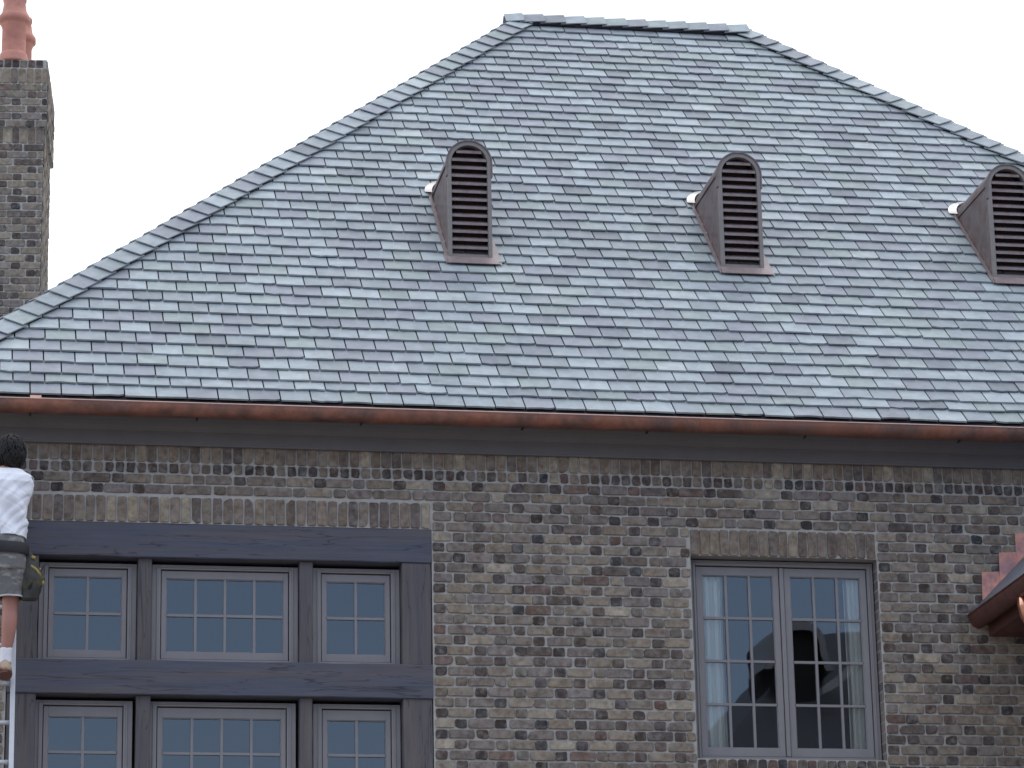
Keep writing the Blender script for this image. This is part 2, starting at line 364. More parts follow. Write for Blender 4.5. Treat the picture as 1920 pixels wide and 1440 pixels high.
while EXPO[-1] < 8.1: EXPO.append(EXPO[-1]+.1785)
SW = .2262
def slate_plane(mb, O, ex, es, poly, x0):
    nn = ex.cross(es).normalized()
    if nn.z < 0: nn = -nn
    mb.add([O+ex*p[0]+es*p[1] for p in poly], [tuple(range(len(poly)))], 1)
    smax = max(p[1] for p in poly); xmin = min(p[0] for p in poly); xmax = max(p[0] for p in poly)
    for i, s0 in enumerate(EXPO):
        if s0 > smax: break
        e = (EXPO[i+1]-s0 if i+1 < len(EXPO) else .18)+.06
        x = x0+(SW/2 if i % 2 else 0)+rnd.uniform(-.018, .018)-SW*math.ceil((x0-xmin)/SW+1)
        rowj = rnd.uniform(-.002, .002)
        while x < xmax+SW:
            wj = rnd.uniform(-.004, .004); a, b = x+.0052, x+SW-.0052+wj
            x += SW+wj
            yj = rowj+rnd.uniform(-.0035, .0035); lo = s0+yj
            n = 6; pts = []
            ch = rnd.random()
            for k in range(n+1):
                t = k/n; dz = rnd.uniform(-.0012, .0018)
                if ch < .08 and t < .35: dz += .022*(1-t/.35)
                elif ch < .16 and t > .7: dz += .022*(t-.7)/.3
                elif ch < .20: dz += .012*math.sin(t*3.1)
                pts.append((a+(b-a)*t, lo+dz))
            pts += [(b, lo+e*.5), (b, lo+e), (a, lo+e), (a, lo+e*.5)]
            for q in range(len(poly)):
                pts = clip(pts, poly[q], poly[(q+1) % len(poly)])
                if len(pts) < 3: break
            if len(pts) < 3: continue
            c = scol(); ty = rnd.uniform(-.012, .012); lift = rnd.uniform(0, .002) if rnd.random() > .04 else rnd.uniform(.003, .007)
            cx = (a+b)/2
            def H(p): return .0330+lift-(p[1]-lo)/e*.0250+(p[0]-cx)*ty
            th = .014; m = len(pts)
            vs = [O+ex*p[0]+es*p[1]+nn*H(p) for p in pts]+[O+ex*p[0]+es*p[1]+nn*(H(p)-th) for p in pts]
            mb.add(vs, [tuple(range(m))]+[(k, m+k, m+(k+1) % m, (k+1) % m) for k in range(m)], 0, c)
CE = Vector((4.2, 5.2, 8.3))
roof = MB()
SL = RUN*HYP; L = XR-XL
esF = Vector((0, 1, TA)).normalized()
slate_plane(roof, Vector((XL, EY, EZ)), Vector((1, 0, 0)), esF, [(0, 0), (L, 0), (L-RUN, SL), (RUN, SL)], -1.566-XL)
DL = 2*RUN
slate_plane(roof, Vector((XL, EY+DL, EZ)), Vector((0, -1, 0)), Vector((1, 0, TA)).normalized(), [(0, 0), (DL, 0), (RUN, SL)], 0)
slate_plane(roof, Vector((XR, EY, EZ)), Vector((0, 1, 0)), Vector((-1, 0, TA)).normalized(), [(0, 0), (DL, 0), (RUN, SL)], 0)
O = Vector((XR, EY+DL, EZ)); ex = Vector((-1, 0, 0)); es = Vector((0, -1, TA)).normalized()
roof.add([O, O+ex*L, O+ex*(L-RUN)+es*SL, O+ex*RUN+es*SL], [(0, 1, 2, 3)], 0, (.17, .19, .215))
# soffit closing the eaves
roof.quad((XL+.05, EY+.10, 8.285), (XR-.05, EY+.10, 8.285), (XR-.05, EY+DL-.1, 8.285), (XL+.05, EY+DL-.1, 8.285), 1)
roofo = roof.build('roof', [MT['slate'], MT['felt']], house, origin=(4.2, 5.2, 8.3))

def caps(name, A, B, planes, expo=.197, wd=.175, start=0.0, base=.030):
    mb = MB(); h = (B-A); Ln = h.length; h.normalize(); k = 0; dd = start
    while dd < Ln+.02:
        for nn, wdir in planes:
            c = scol(); e = expo+.05
            lo = dd+rnd.uniform(-.006, .006); ww = wd+rnd.uniform(-.005, .005)
            def pt(s, t, z): return A+h*s+wdir*t+nn*z
            z0 = base+.034+rnd.uniform(0, .004); z1 = base+.014; th = .010
            pts = [(lo, -.008), (lo+rnd.uniform(-.003, .003), ww*.5), (lo+rnd.uniform(-.004, .004), ww), (min(lo+e, Ln+.06), ww), (min(lo+e, Ln+.06), -.008)]
            zz = [z0, z0, z0, z1, z1]; n = len(pts)
            vs = [pt(p[0], p[1], z) for p, z in zip(pts, zz)]+[pt(p[0], p[1], z-th) for p, z in zip(pts, zz)]
            mb.add(vs, [tuple(range(n)), tuple(range(n, 2*n))[::-1]]+[(q, n+q, n+(q+1) % n, (q+1) % n) for q in range(n)], 0, c)
        dd += expo
    for nn, wdir in planes:                                # the bedding course under the caps
        vs = [A+wdir*(-.01)+nn*.012, A+wdir*(wd-.008)+nn*.012, B+wdir*(wd-.008)+nn*.012, B+wdir*(-.01)+nn*.012]
        mb.prism(vs, nn*.017, 1)
    return mb.build(name, [MT['slate'], MT['felt']], roofo, origin=tuple(A))
def inplane(h, n, toward):
    h = h.normalized(); t = n.cross(h).normalized()
    return t if t.dot(toward) > 0 else -t
nF = Vector((0, -TA, 1)).normalized(); nL = Vector((-TA, 0, 1)).normalized(); nR = Vector((TA, 0, 1)).normalized(); nB = Vector((0, TA, 1)).normalized()
cL = Vector((XL, EY, EZ)); cR = Vector((XR, EY, EZ)); rL = Vector((XL+RUN, EY+RUN, EZ+TA*RUN)); rR = Vector((XR-RUN, EY+RUN, EZ+TA*RUN))
cLb = Vector((XL, EY+DL, EZ)); cRb = Vector((XR, EY+DL, EZ))
hl = rL-cL; hr = rR-cR
caps('hip_capping', cL, rL, [(nF, inplane(hl, nF, Vector((1, 0, -.3)))), (nL, inplane(hl, nL, Vector((0, 1, -.3))))], start=.03)
caps('hip_capping', cR, rR, [(nF, inplane(hr, nF, Vector((-1, 0, -.3)))), (nR, inplane(hr, nR, Vector((0, 1, -.3))))], start=.08)
up = Vector((0, 0, .035))
caps('ridge_capping', rR+up+Vector((.0, 0, 0)), rL+up+Vector((-.08, 0, 0)), [(nF, Vector((0, -1, -TA)).normalized()), (nB, Vector((0, 1, -TA)).normalized())], expo=.2, wd=.17, base=.024)

# ---------------------------------------------------------------- eaves: crown, frieze, gutter
fr = MB()
prof = [(-.005, 8.092), (-.042, 8.092), (-.042, 8.105), (-.046, 8.108), (-.046, 8.172), (-.056, 8.178), (-.056, 8.186), (-.07, 8.192), (-.085, 8.206), (-.10, 8.222), (-.13, 8.240), (-.17, 8.252), (-.20, 8.256), (-.20, 8.270), (-.335, 8.272), (-.335, 8.284), (-.005, 8.284)]
fr.prism([(WL-.04, y, z) for y, z in prof], (WR-WL+.08, 0, 0))
fr.build('frieze', MT['frieze'], house, origin=(4.2, -.05, 8.1))
gt = MB(); gx0, gx1 = XL-.02, XR+.02; nseg = 120
gp = []
for k in range(17):
    a = math.pi*k/16; gp.append((EY+.072-.072*math.cos(a), EZ-.004-.088*math.sin(a)**.85))
vo = [(gx0+(gx1-gx0)*i/nseg, y+.0015*math.sin(i*1.7), z+.002*math.sin(i*.9+k)) for i in range(nseg+1) for k, (y, z) in enumerate(gp)]
n = len(gp)
gt.add(vo, [(i*n+k, (i+1)*n+k, (i+1)*n+k+1, i*n+k+1) for i in range(nseg) for k in range(n-1)])
gt.tube([(gx0, EY+.001, EZ+.001), (gx1, EY+.001, EZ+.001)], .0065, 8, 1)
for xx in (gx0, gx1): gt.add([(xx, y, z) for y, z in gp], [tuple(range(n))])
x = -1.5
while x < XR:                                            # soldered seams
    gt.add([(x+dx, EY+.072-(.075)*math.cos(math.pi*k/12), EZ-.004-.091*math.sin(math.pi*k/12)**.85) for dx in (0, .022) for k in range(13)], [(k, k+1, 14+k, 13+k) for k in range(12)]); x += 1.22
guo = gt.build('gutter', [MT['gutter'], MT['rim']], house, smooth=True, origin=(4.2, EY, EZ))
for x in (-1.55, -.35, .85, 2.05, 2.99, 4.2, 5.4, 6.6, 7.8, 9.0, 10.2):
    b = MB(); b.tube([(x, EY+.072, EZ-.092), (x, EY+.072, EZ-.104)], .006, 8); b.box(x-.008, x+.008, EY+.06, EY+.12, EZ-.100, EZ-.094)
    b.build('bracket', MT['black'], guo)
tb = MB(); tb.box(-1.555, -1.475, EY-.004, EY+.03, EZ+.004, EZ+.022); tb.build('copper_tab', MT['brightcopper'], guo)

# ---------------------------------------------------------------- windows
def window(x0, x1, z0, z1, cols, rows, sashes=1, y=.10, fw=(.065, .034, .03), sw=(.034, .055, .052), ph=None, depth_rows=None):
    """outer frame as part, sash, glass as sub-parts"""
    f = MB(); l, t, b_ = fw
    def ring(mb, a, b, c, d, l, t, bt, y0, y1, m=0):
        mb.box(a, a+l, y0, y1, c, d, m); mb.box(b-l, b, y0, y1, c, d, m)
        mb.box(a+l, b-l, y0+.0005, y1, d-t, d, m); mb.box(a+l, b-l, y0+.0005, y1, c, c+bt, m)
    ring(f, x0, x1, z0, z1, l, t, b_, y, y+.085)
    ring(f, x0+l*.55, x1-l*.55, z0+.012, z1-.014, .012, .008, .008, y-.010, y-.0005)     # brick mould bead
    fo = f.build('window', MT['paint'], house, bevel=.003, origin=((x0+x1)/2, y, z0))
    ix0, ix1, iz0, iz1 = x0+l+.006, x1-l-.006, z0+b_+.005, z1-t-.008
    ys = y+.018
    gap = .05 if sashes == 2 else 0
    if sashes == 2:
        cx = (ix0+ix1)/2; m = MB(); m.box(cx-.016, cx+.016, y+.004, y+.075, iz0, iz1); m.build('mullion', MT['paint'], fo, bevel=.003)
        spans = [(ix0, cx-.021), (cx+.021, ix1)]
    else: spans = [(ix0, ix1)]
    for a, b in spans:
        s = MB(); sl, st, sb = sw
        ring(s, a, b, iz0, iz1, sl, st, sb, ys, ys+.045)
        ga, gb, gc, gd = a+sl, b-sl, iz0+sb, iz1-st
        ring(s, ga-.0, gb+.0, gc, gd, .006, .006, .006, ys+.006, ys+.04)
        for k in range(1, cols):
            xx = ga+(gb-ga)*k/cols; s.box(xx-.010, xx+.010, ys+.004, ys+.036, gc, gd)
        for k in range(1, rows):
            zz = gc+(gd-gc)*k/rows; s.box(ga, gb, ys+.006, ys+.034, zz-.010, zz+.010)
        s.build('sash', MT['paint'], fo, bevel=.0015)
        gm = MB()
        tx, tz = rnd.uniform(-.0003, .0003), rnd.uniform(-.0004, .0004)
        gm.quad((ga, ys+.020-tx-tz, gc), (gb, ys+.020+tx-tz, gc), (gb, ys+.020+tx+tz, gd), (ga, ys+.020-tx+tz, gd))
        gm.build('glass', MT['glass'], fo)
    return fo
window(-1.445, -.742, 6.495, 7.226, 2, 2); window(-.632, .436, 6.495, 7.226, 4, 2); window(.540, 1.188, 6.495, 7.226, 2, 2)
window(-1.462, -.758, 4.98, 6.212, 2, 4, sw=(.034, .072, .052)); window(-.650, .420, 4.98, 6.212, 4, 4, sw=(.034, .072, .052)); window(.545, 1.186, 4.98, 6.212, 2, 4, sw=(.034, .072, .052))
rw = window(3.384, 4.806, RWZ0+.002, 7.352, 3, 4, sashes=2, fw=(.046, .040, .032), sw=(.046, .062, .062))
def curtain(a, b, amp, sd, seam=0):
    m = MB(); n = 90; rows = 14; vs = []
    for j in range(rows+1):
        z = 5.80+(7.36-5.80)*j/rows
        for i in range(n+1):
            t = i/n; ph = t*math.pi*2*4.3+sd+.25*math.sin(j*.5+sd)
            vs.append((a+(b-a)*t*(1-.05*math.sin(j/rows*3)), .195+amp*math.sin(ph)+amp*.35*math.sin(ph*2.3+1), z))
    m.add(vs, [(j*(n+1)+i, j*(n+1)+i+1, (j+1)*(n+1)+i+1, (j+1)*(n+1)+i) for j in range(rows) for i in range(n)])
    m.build('curtain', MT['cloth'], rw, smooth=True)
curtain(3.44, 3.665, .022, .4); curtain(4.60, 4.80, .022, 2.0)

# ---------------------------------------------------------------- timber framing round the left windows
tf = empty('timber_frame', (0, 0, 0)); tf.parent = house; tf.location = Vector((-.12, .05, 6.4))-house.location
def timber(name, a, b, c, d, y0, y1, m, wob=.0025):
    """hewn beam: a box with many cross sections, each a little off"""
    mb = MB(); horiz = (b-a) > (d-c); n = max(6, int(max(b-a, d-c)/.12)); rings = []
    for i in range(n+1):
        t = i/n
        o = [rnd.uniform(-wob, wob) for _ in range(4)]
        ch = .006
        if horiz:
            x = a+(b-a)*t; r = [(x, y0+ch, c+o[0]), (x, y0+o[1]*.5, c+ch+o[0]), (x, y0+o[1]*.5, d-ch+o[2]), (x, y0+ch, d+o[2]), (x, y1, d), (x, y1, c)]
        else:
            z = c+(d-c)*t; r = [(a+ch+o[0], y0+o[1]*.5, z), (a+o[0], y0+ch, z), (a, y1, z), (b, y1, z), (b+o[2], y0+ch, z), (b-ch+o[2], y0+o[1]*.5, z)]
        rings.append(r)
    mb.rings(rings); return mb.build(name, m, tf)
timber('beam', TFX0+.004, TFX1-.004, 7.255, 7.508, -.008, .20, MT['timberx'])
timber('beam', TFX0+.004, TFX1-.001, 6.240, 6.492, -.012, .20, MT['timberx'])
timber('beam', TFX0+.004, TFX1-.001, 4.904, 5.00, -.010, .20, MT['timberx'])
for a, b in ((TFX0+.006, -1.452), (-.738, -.636), (.440, .536), (1.192, TFX1-.006)):
    wide = b-a > .15
    timber('post', a, b, 6.494, 7.253, .004 if wide else .03, .20, MT['timberz'])
    timber('post', a, b, 5.002, 6.238, .004 if wide else .03, .20, MT['timberz'])

# ---------------------------------------------------------------- arched louvred roof vents
def vent(xl, s):
    """xl = left edge of the louvres, s = distance up the slope of the sill"""
    y = EY+s/HYP; zb = EZ+TA*s/HYP-.002
    OW = .296; fwid = .031; x0 = xl-fwid; x1 = xl+OW+fwid; cx = (x0+x1)/2; R1 = (x1-x0)/2; Hs = .858
    dv = empty('roof_vent', (0, 0, 0)); dv.parent = house; dv.location = Vector((cx, y, zb))-house.location
    def outline(rad, n=22, z0=0.0):
        pts = [(cx-rad, zb+z0)]+[(cx-rad, zb+Hs*k/6) for k in range(1, 6)]
        pts += [(cx-rad*math.cos(math.pi*k/n), zb+Hs+rad*math.sin(math.pi*k/n)) for k in range(n+1)]
        pts += [(cx+rad, zb+Hs*k/6) for k in range(5, 0, -1)]+[(cx+rad, zb+z0)]
        return pts
    def back(z): return y+(z-zb)/TA+.03
    c = MB(); ol = outline(R1-.004); n = len(ol)
    c.add([(a, y+.004, z) for a, z in ol]+[(a, max(back(z), y+.02), z) for a, z in ol], [(k, k+1, n+k+1, n+k) for k in range(n-1)])
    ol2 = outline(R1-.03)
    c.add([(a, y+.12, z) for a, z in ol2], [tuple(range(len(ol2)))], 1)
    c.build('casing', [MT['copper'], MT['lining']], dv, origin=(cx, y, zb))
    f = MB(); o1 = outline(R1); o2 = outline(R1-fwid)
    vs = [(a, y-.012, z) for a, z in o1]+[(a, y-.012, z) for a, z in o2]+[(a, y+.02, z) for a, z in o1]+[(a, y+.05, z) for a, z in o2]
    fs = []
    for k in range(n-1): fs += [(k, k+1, n+k+1, n+k), (k, 2*n+k, 2*n+k+1, k+1), (n+k, n+k+1, 3*n+k+1, 3*n+k)]
    f.add(vs, fs); f.build('frame', MT['ventpaint'], dv)
    h = MB(); pr = [(R1+.001, -.02), (R1+.011, -.02), (R1+.011, .03), (R1+.001, .03)]
    ar = [(cx-math.cos(math.pi*k/24), math.sin(math.pi*k/24)) for k in range(25)]
    rings = []
    for k in range(-3, 28):
        a = math.pi*k/24
        if k < 0: rings.append([(cx-rr, y+yy, zb+Hs+k*.04) for rr, yy in pr])
        elif k > 24: rings.append([(cx+rr, y+yy, zb+Hs-(k-24)*.04) for rr, yy in pr])
        else: rings.append([(cx-rr*math.cos(a), y+yy, zb+Hs+rr*math.sin(a)) for rr, yy in pr])
    h.rings(rings); 
    # barrel hood running back into the slates
    rr = R1+.004
    m_ = 25; vv = []
    for k in range(m_):
        a = math.pi*k/(m_-1); px, pz = cx-rr*math.cos(a), zb+Hs+rr*math.sin(a); vv += [(px, y+.02, pz), (px, back(pz)+.02, pz)]
    h.add(vv, [(2*k, 2*k+2, 2*k+3, 2*k+1) for k in range(m_-1)], 0)
    h.build('hood', MT['copper'], dv)
    lv = MB(); ri = R1-fwid-.001; nsl = 14; pitch = (Hs+ri-.045)/14.0
    for k in range(nsl):
        zc = zb+.045+pitch*k
        top = zc+.026
        hw = ri if top < zb+Hs else math.sqrt(max(0, ri*ri-(top-zb-Hs)**2))
        if hw < .03: continue
        lv.prism([(cx-hw, y-.006, zc), (cx-hw, y-.006, zc+.021), (cx-hw, y+.055, zc+.058), (cx-hw, y+.055, zc+.046)], (2*hw, 0, 0))
    lv.build('louvres', MT['louvre'], dv)
    fl = MB(); nn = nF
    def onroof(px, py, lift): return Vector((px, py, EZ+TA*(py-EY)))+nn*lift
    # apron below the sill
    ap = [onroof(x0-.02, y-.075, .040), onroof(x1+.045, y-.075, .040), onroof(x1+.01, y-.002, .044), onroof(x0-.01, y-.002, .044)]
    fl.prism(ap, nn*.006)
    fl.prism([(x0-.012, y-.016, zb-.026), (x1+.012, y-.016, zb-.026), (x1+.012, y-.016, zb-.002), (x0-.012, y-.016, zb-.002)], (0, .022, 0))
    for sd in (-1, 1):
        e = x0 if sd < 0 else x1
        a0 = onroof(e, y-.03, .034); a1 = onroof(e, back(zb+Hs), .034)
        w0 = .05 if sd > 0 else .026
        b0 = onroof(e+sd*w0*1.3, y-.075, .036); b1 = onroof(e+sd*.03, back(zb+Hs)+.03, .036)
        fl.quad(*((a0, a1, b1, b0) if sd < 0 else (b0, b1, a1, a0)), 0)
        # upstand against the cheek
        fl.quad((e+sd*.003, y+.01, zb), (e+sd*.003, back(zb+Hs)-.03, zb+Hs), (e+sd*.003, back(zb+Hs)-.075, zb+Hs), (e+sd*.003, y+.01, zb+.05), 0)
    fl.build('flashing', MT['apron'], dv)
    bk = MB(); vv = []
    for k in range(m_):
        a = math.pi*k/(m_-1); q = 1.0+.20*abs(math.cos(a))
        px, pz = cx-rr*math.cos(a), zb+Hs+rr*math.sin(a); by = back(pz)
        ox = cx-(rr+.05)*math.cos(a); vv += [tuple(onroof(px, by-.05, .07)), tuple(onroof(ox, by+.01, .034))]
    bk.add(vv, [(2*k, 2*k+2, 2*k+3, 2*k+1) for k in range(m_-1)], 0)
    bk.build('saddle_flashing', MT['saddle'], dv, smooth=True)
for xl in (1.822, 4.074, 6.385): vent(xl-.004, 2.548)

# ---------------------------------------------------------------- chimney behind the left hip
ch = MB(); th = R(5.0)
CO = Vector((-1.325, 7.5, 0)); eu = Vector((math.cos(th), -math.sin(th), 0)); ev = Vector((math.sin(th), math.cos(th), 0)); ez = Vector((0, 0, 1))
def stage(z0, z1, out, courses, soldier=None):
    CWd, CD = 1.15, 1.1
    o = CO+eu*out-ev*out; a = CWd+2*out; b = CD+2*out
    c4 = [o, o-eu*a, o-eu*a+ev*b, o+ev*b]
    vs = [p+ez*z0 for p in c4]+[p+ez*z1 for p in c4]
    ch.add(vs, [(1, 0, 4, 5), (0, 3, 7, 4), (3, 2, 6, 7), (2, 1, 5, 6), (4, 7, 6, 5), (0, 1, 2, 3)], 0)
    for fr_, ln in (((o-eu*a, eu, ez, -ev), a), ((o, ev, ez, eu), b)):
        zt = z1
        for kind in courses:
            if kind == 'v':
                x = .004
                while x < ln-.04: brick(ch, fr_, x, min(x+.066, ln), zt-.165, zt-.01, bcol('v')); x += .0785
                zt -= .172
            elif kind == 'r':
                x = .004
                while x < ln-.04: brick(ch, fr_, x, min(x+.066, ln), zt-.085, zt-.008, bcol('h')); x += .0785
                zt -= .09
            else:
                nrow = kind
                flemish(ch, fr_, 0, ln, zt, nrow, [], .04); zt -= nrow*ROW
stage(14.092, 14.182, .028, ['r'] )
stage(13.46, 14.092, .04, ['v', 6])
stage(11.0, 13.46, .012, ['v', 29])
ch.build('chimney', [MT['mortar'], MT['brick']], roofo, origin=(-1.85, 8.0, 11.0))
cho = [o for o in roofo.children if o.name.startswith('chimney')][0]
def pot(cx, cy, zb):
    m = MB()
    pr = [(0.0, zb), (.150, zb), (.150, zb+.02), (.140, zb+.085), (.136, zb+.10), (.122, zb+.104), (.121, zb+.12), (.119, zb+.385), (.124, zb+.390), (.124, zb+.40), (.132, zb+.41), (.132, zb+.44), (.158, zb+.448), (.158, zb+.50), (.150, zb+.515), (.128, zb+.545), (.118, zb+.60), (.108, zb+.66), (.118, zb+.68), (.118, zb+.71), (.09, zb+.74), (.07, zb+.78), (.0, zb+.79)]
    m.lathe(cx, cy, pr, 28); return m.build('chimney_pot', MT['terracotta'], roofo, smooth=True, origin=(cx, cy, zb))
pot(-1.628, 7.62, 14.18); pot(-1.556, 8.14, 14.18)

# ---------------------------------------------------------------- gabled side wing: its eave runs towards the camera
wg = empty('side_wing', (0, 0, 0)); wg.parent = house; wg.location = Vector((7.2, -1, 0))-house.location
gx, gz = 5.56, 6.93                                        # eave corner against the wall
m = MB(); Lg = 2.6
half = 1.75
# slab of the left slope, the right slope, and rake
for sgn in (1, -1):
    bx = gx if sgn > 0 else gx+2*half
    p0 = Vector((bx, 0, gz)); p1 = Vector((gx+half, 0, gz+half*1.0)); nn = Vector((-sgn, 0, 1)).normalized()
    m.prism([p0+Vector((0, -.004, 0)), p1+Vector((0, -.004, 0)), p1+nn*.045+Vector((0, -.004, 0)), p0+nn*.045+Vector((0, -.004, 0))], (0, -Lg, 0), 0, (.14, .15, .18))
m.build('wing_roof', [MT['slate']], wg)
sf = MB(); sf.box(gx+.03, gx+.52, -Lg+.02, -.006, gz-.06, gz-.02); sf.box(gx+.10, gx+.52, -Lg+.04, -.006, gz-.15, gz-.062)
sf.build('wing_soffit', MT['winggutter'], wg)
gg = MB(); q = 14; pv = []
for yy in (-.012, -Lg-.02):
    for k in range(q+1):
        a = math.pi*k/q; pv.append((gx-.015-.075*math.cos(a)+.035, yy, gz+.01-.10*math.sin(a)))
gg.add(pv, [(k, k+1, q+2+k, q+1+k) for k in range(q)]+[tuple(range(q+1)), tuple(range(q+1, 2*q+2))])
gg.tube([(gx-.055, -.012, gz+.012), (gx-.055, -Lg-.02, gz+.012)], .008, 8)
gg.build('wing_gutter', MT['winggutter'], wg, smooth=False)
dp = MB(); dp.tube([(5.585, -1.05, 6.86), (5.585, -1.05, 6.78), (5.60, -1.04, 6.72), (5.65, -.99, 6.66), (5.75, -.88, 6.62), (5.95, -.68, 6.58)], [.042, .042, .042, .04, .038, .038], 14)
dp.build('downpipe_elbow', MT['brightcopper'], wg, smooth=True)
ww = MB(); ww.box(6.06, 6.06+2.9, -Lg+.25, -.01, 0, gz-.02); ww.prism([(6.06, -Lg+.25, gz-.02), (8.96, -Lg+.25, gz-.02), (7.31, -Lg+.25, gz+1.3)], (0, .2, 0))
ww.build('wing_wall', MT['brickplain'], wg)
sfm = MB()
for k in range(9):                                        # stepped copper flashing let into the brick joints
    a = 5.622+.142*k; zt = 7.278+.153*k; x1 = a+.150
    zl = gz+(a-gx)*1.0+.03; zr = gz+(x1-gx)*1.0+.03
    y0 = -.022-.012*(k % 2)
    if a > gx+half: break
    sfm.prism([(a, y0, zl), (x1, y0, zr), (x1-.010, y0-.012, zt+rnd.uniform(-.004, .004)), (a+.006, y0-.004, zt+rnd.uniform(-.004, .004))], (0, .006, 0))
sfm.build('step_flashing', MT['newcopper'], wg)

# ---------------------------------------------------------------- ladder
def lean(z, off=0.0): return -.02-.27*(7.75-z)+off
lad = empty('ladder', (-1.84, lean(0), 0))
tag(lad, 'pale metal ladder leaning on the house under the workman', 'ladder')
for xs_ in (-1.625, -2.03):
    m = MB(); z0, z1 = 0.0, 7.62; a = Vector((0, .27, 1)).normalized(); nrm = Vector((0, -1, .27)).normalized()
    pts = [(xs_-.017, lean(z0, -.035), z0), (xs_+.017, lean(z0, -.035), z0), (xs_+.017, lean(z0, .035), z0), (xs_-.017, lean(z0, .035), z0)]
    m.prism(pts, (0, .27*(z1-z0), z1-z0)); m.build('stile', MT['alu'], lad, bevel=.005, origin=(xs_, lean(0), 0))
z = 6.244-.0275-.2915*21
while z < 7.5:
    if z > .1:
        m = MB(); m.tube([(-2.015, lean(z), z), (-1.64, lean(z), z)], .0165, 12); m.build('rung', MT['alu'], lad, smooth=True, origin=(-1.83, lean(z), z))
    z += .2915

# ---------------------------------------------------------------- workman on the ladder
PX, PY = -1.745, -.80
per = empty('person', (PX, PY, 6.23))
tag(per, 'workman in a white T-shirt, grey shorts and tool belt standing on the ladder, back turned', 'person')
FY = lean(6.25)                                            # y of the rung under the feet
def skin_obj(name, verts, edges, rad, m, parent, root=0, sub=2):
    me = bpy.data.meshes.new(name); o = bpy.data.objects.new(name, me); col.objects.link(o)
    off = Vector(parent.location); o.parent = parent
    me.from_pydata([Vector(v)-off for v in verts], edges, []); me.materials.append(m)
    md = o.modifiers.new('skin', 'SKIN'); md.use_smooth_shade = True
    if not me.skin_vertices: 
        return o
    sv = me.skin_vertices[0].data
    for i, r in enumerate(rad):
        r = r if isinstance(r, tuple) else (r, r); sv[i].radius = r; sv[i].use_root = (i == root)
    s = o.modifiers.new('sub', 'SUBSURF'); s.levels = sub; s.render_levels = sub
    return o
V, E_, Rr = [], [], []
def jv(p, r, link=None):
    V.append(p); Rr.append(r); i = len(V)-1
    if link is not None: E_.append((link, i))
    return i
pel = jv((PX, PY, 7.02), (.15, .11)); 
ab = jv((PX, PY, 7.20), (.135, .095), pel); chs = jv((PX, PY-.01, 7.42), (.155, .105), ab)
nb = jv((PX+.02, PY+.0, 7.60), (.08, .07), chs); nk = jv((PX+.04, PY+.03, 7.68), .056, nb)
hb = jv((PX+.05, PY+.045, 7.74), (.068, .074), nk); hm = jv((PX+.052, PY+.055, 7.81), (.078, .092), hb); ht = jv((PX+.052, PY+.05, 7.875), (.06, .07), hm)
nose = jv((PX+.056, PY+.155, 7.795), .012, hm)
for sg in (-1, 1):
    ear = jv((PX+.052+sg*.085, PY+.045, 7.79), (.012, .022), hm)
    sh = jv((PX+sg*.15, PY+.0, 7.565), (.062, .062), chs)
    el = jv((PX+sg*.13+.0, PY+.25, 7.60), .043, sh)
    wr = jv((PX+sg*.09, PY+.46, 7.78), .029, el)
    pm = jv((PX+sg*.085, PY+.53, 7.84), (.040, .018), wr)
    for q, (dx, ln) in enumerate(((-.030, .070), (-.010, .082), (.010, .076), (.030, .060))):
        a = jv((PX+sg*.085+dx, PY+.56, 7.885), .0095, pm)
        b = jv((PX+sg*.085+dx*1.1, PY+.585, 7.885+ln*.5), .0085, a); jv((PX+sg*.085+dx*1.1, PY+.575, 7.885+ln*.85), .0075, b)
    t1 = jv((PX+sg*.085-sg*.040, PY+.52, 7.845), .0105, pm); jv((PX+sg*.085-sg*.058, PY+.54, 7.885), .009, t1)
    hx = PX+.083 if sg > 0 else PX-.10
    hip = jv((PX+sg*.085, PY, 6.98), (.088, .092), pel)
    if sg > 0:
        kn = jv((PX+.082, PY+.05, 6.70), (.056, .058), hip); cf = jv((PX+.079, PY+.045, 6.57), (.054, .060), kn)
        an = jv((PX+.062, PY+.11, 6.345), .034, cf); hl_ = jv((PX+.058, PY+.10, 6.285), (.032, .036), an); jv((PX+.058, PY+.30, 6.275), (.038, .02), hl_)
    else:
        kn = jv((PX-.12, PY+.20, 6.86), (.056, .058), hip); cf = jv((PX-.12, PY+.17, 6.72), (.052, .058), kn)
        an = jv((PX-.12, PY+.20, 6.63), .036, cf); hl_ = jv((PX-.12, PY+.19, 6.575), (.032, .036), an); jv((PX-.12, PY+.38, 6.565), (.038, .02), hl_)
skin_obj('body', V, E_, Rr, MT['skin'], per)
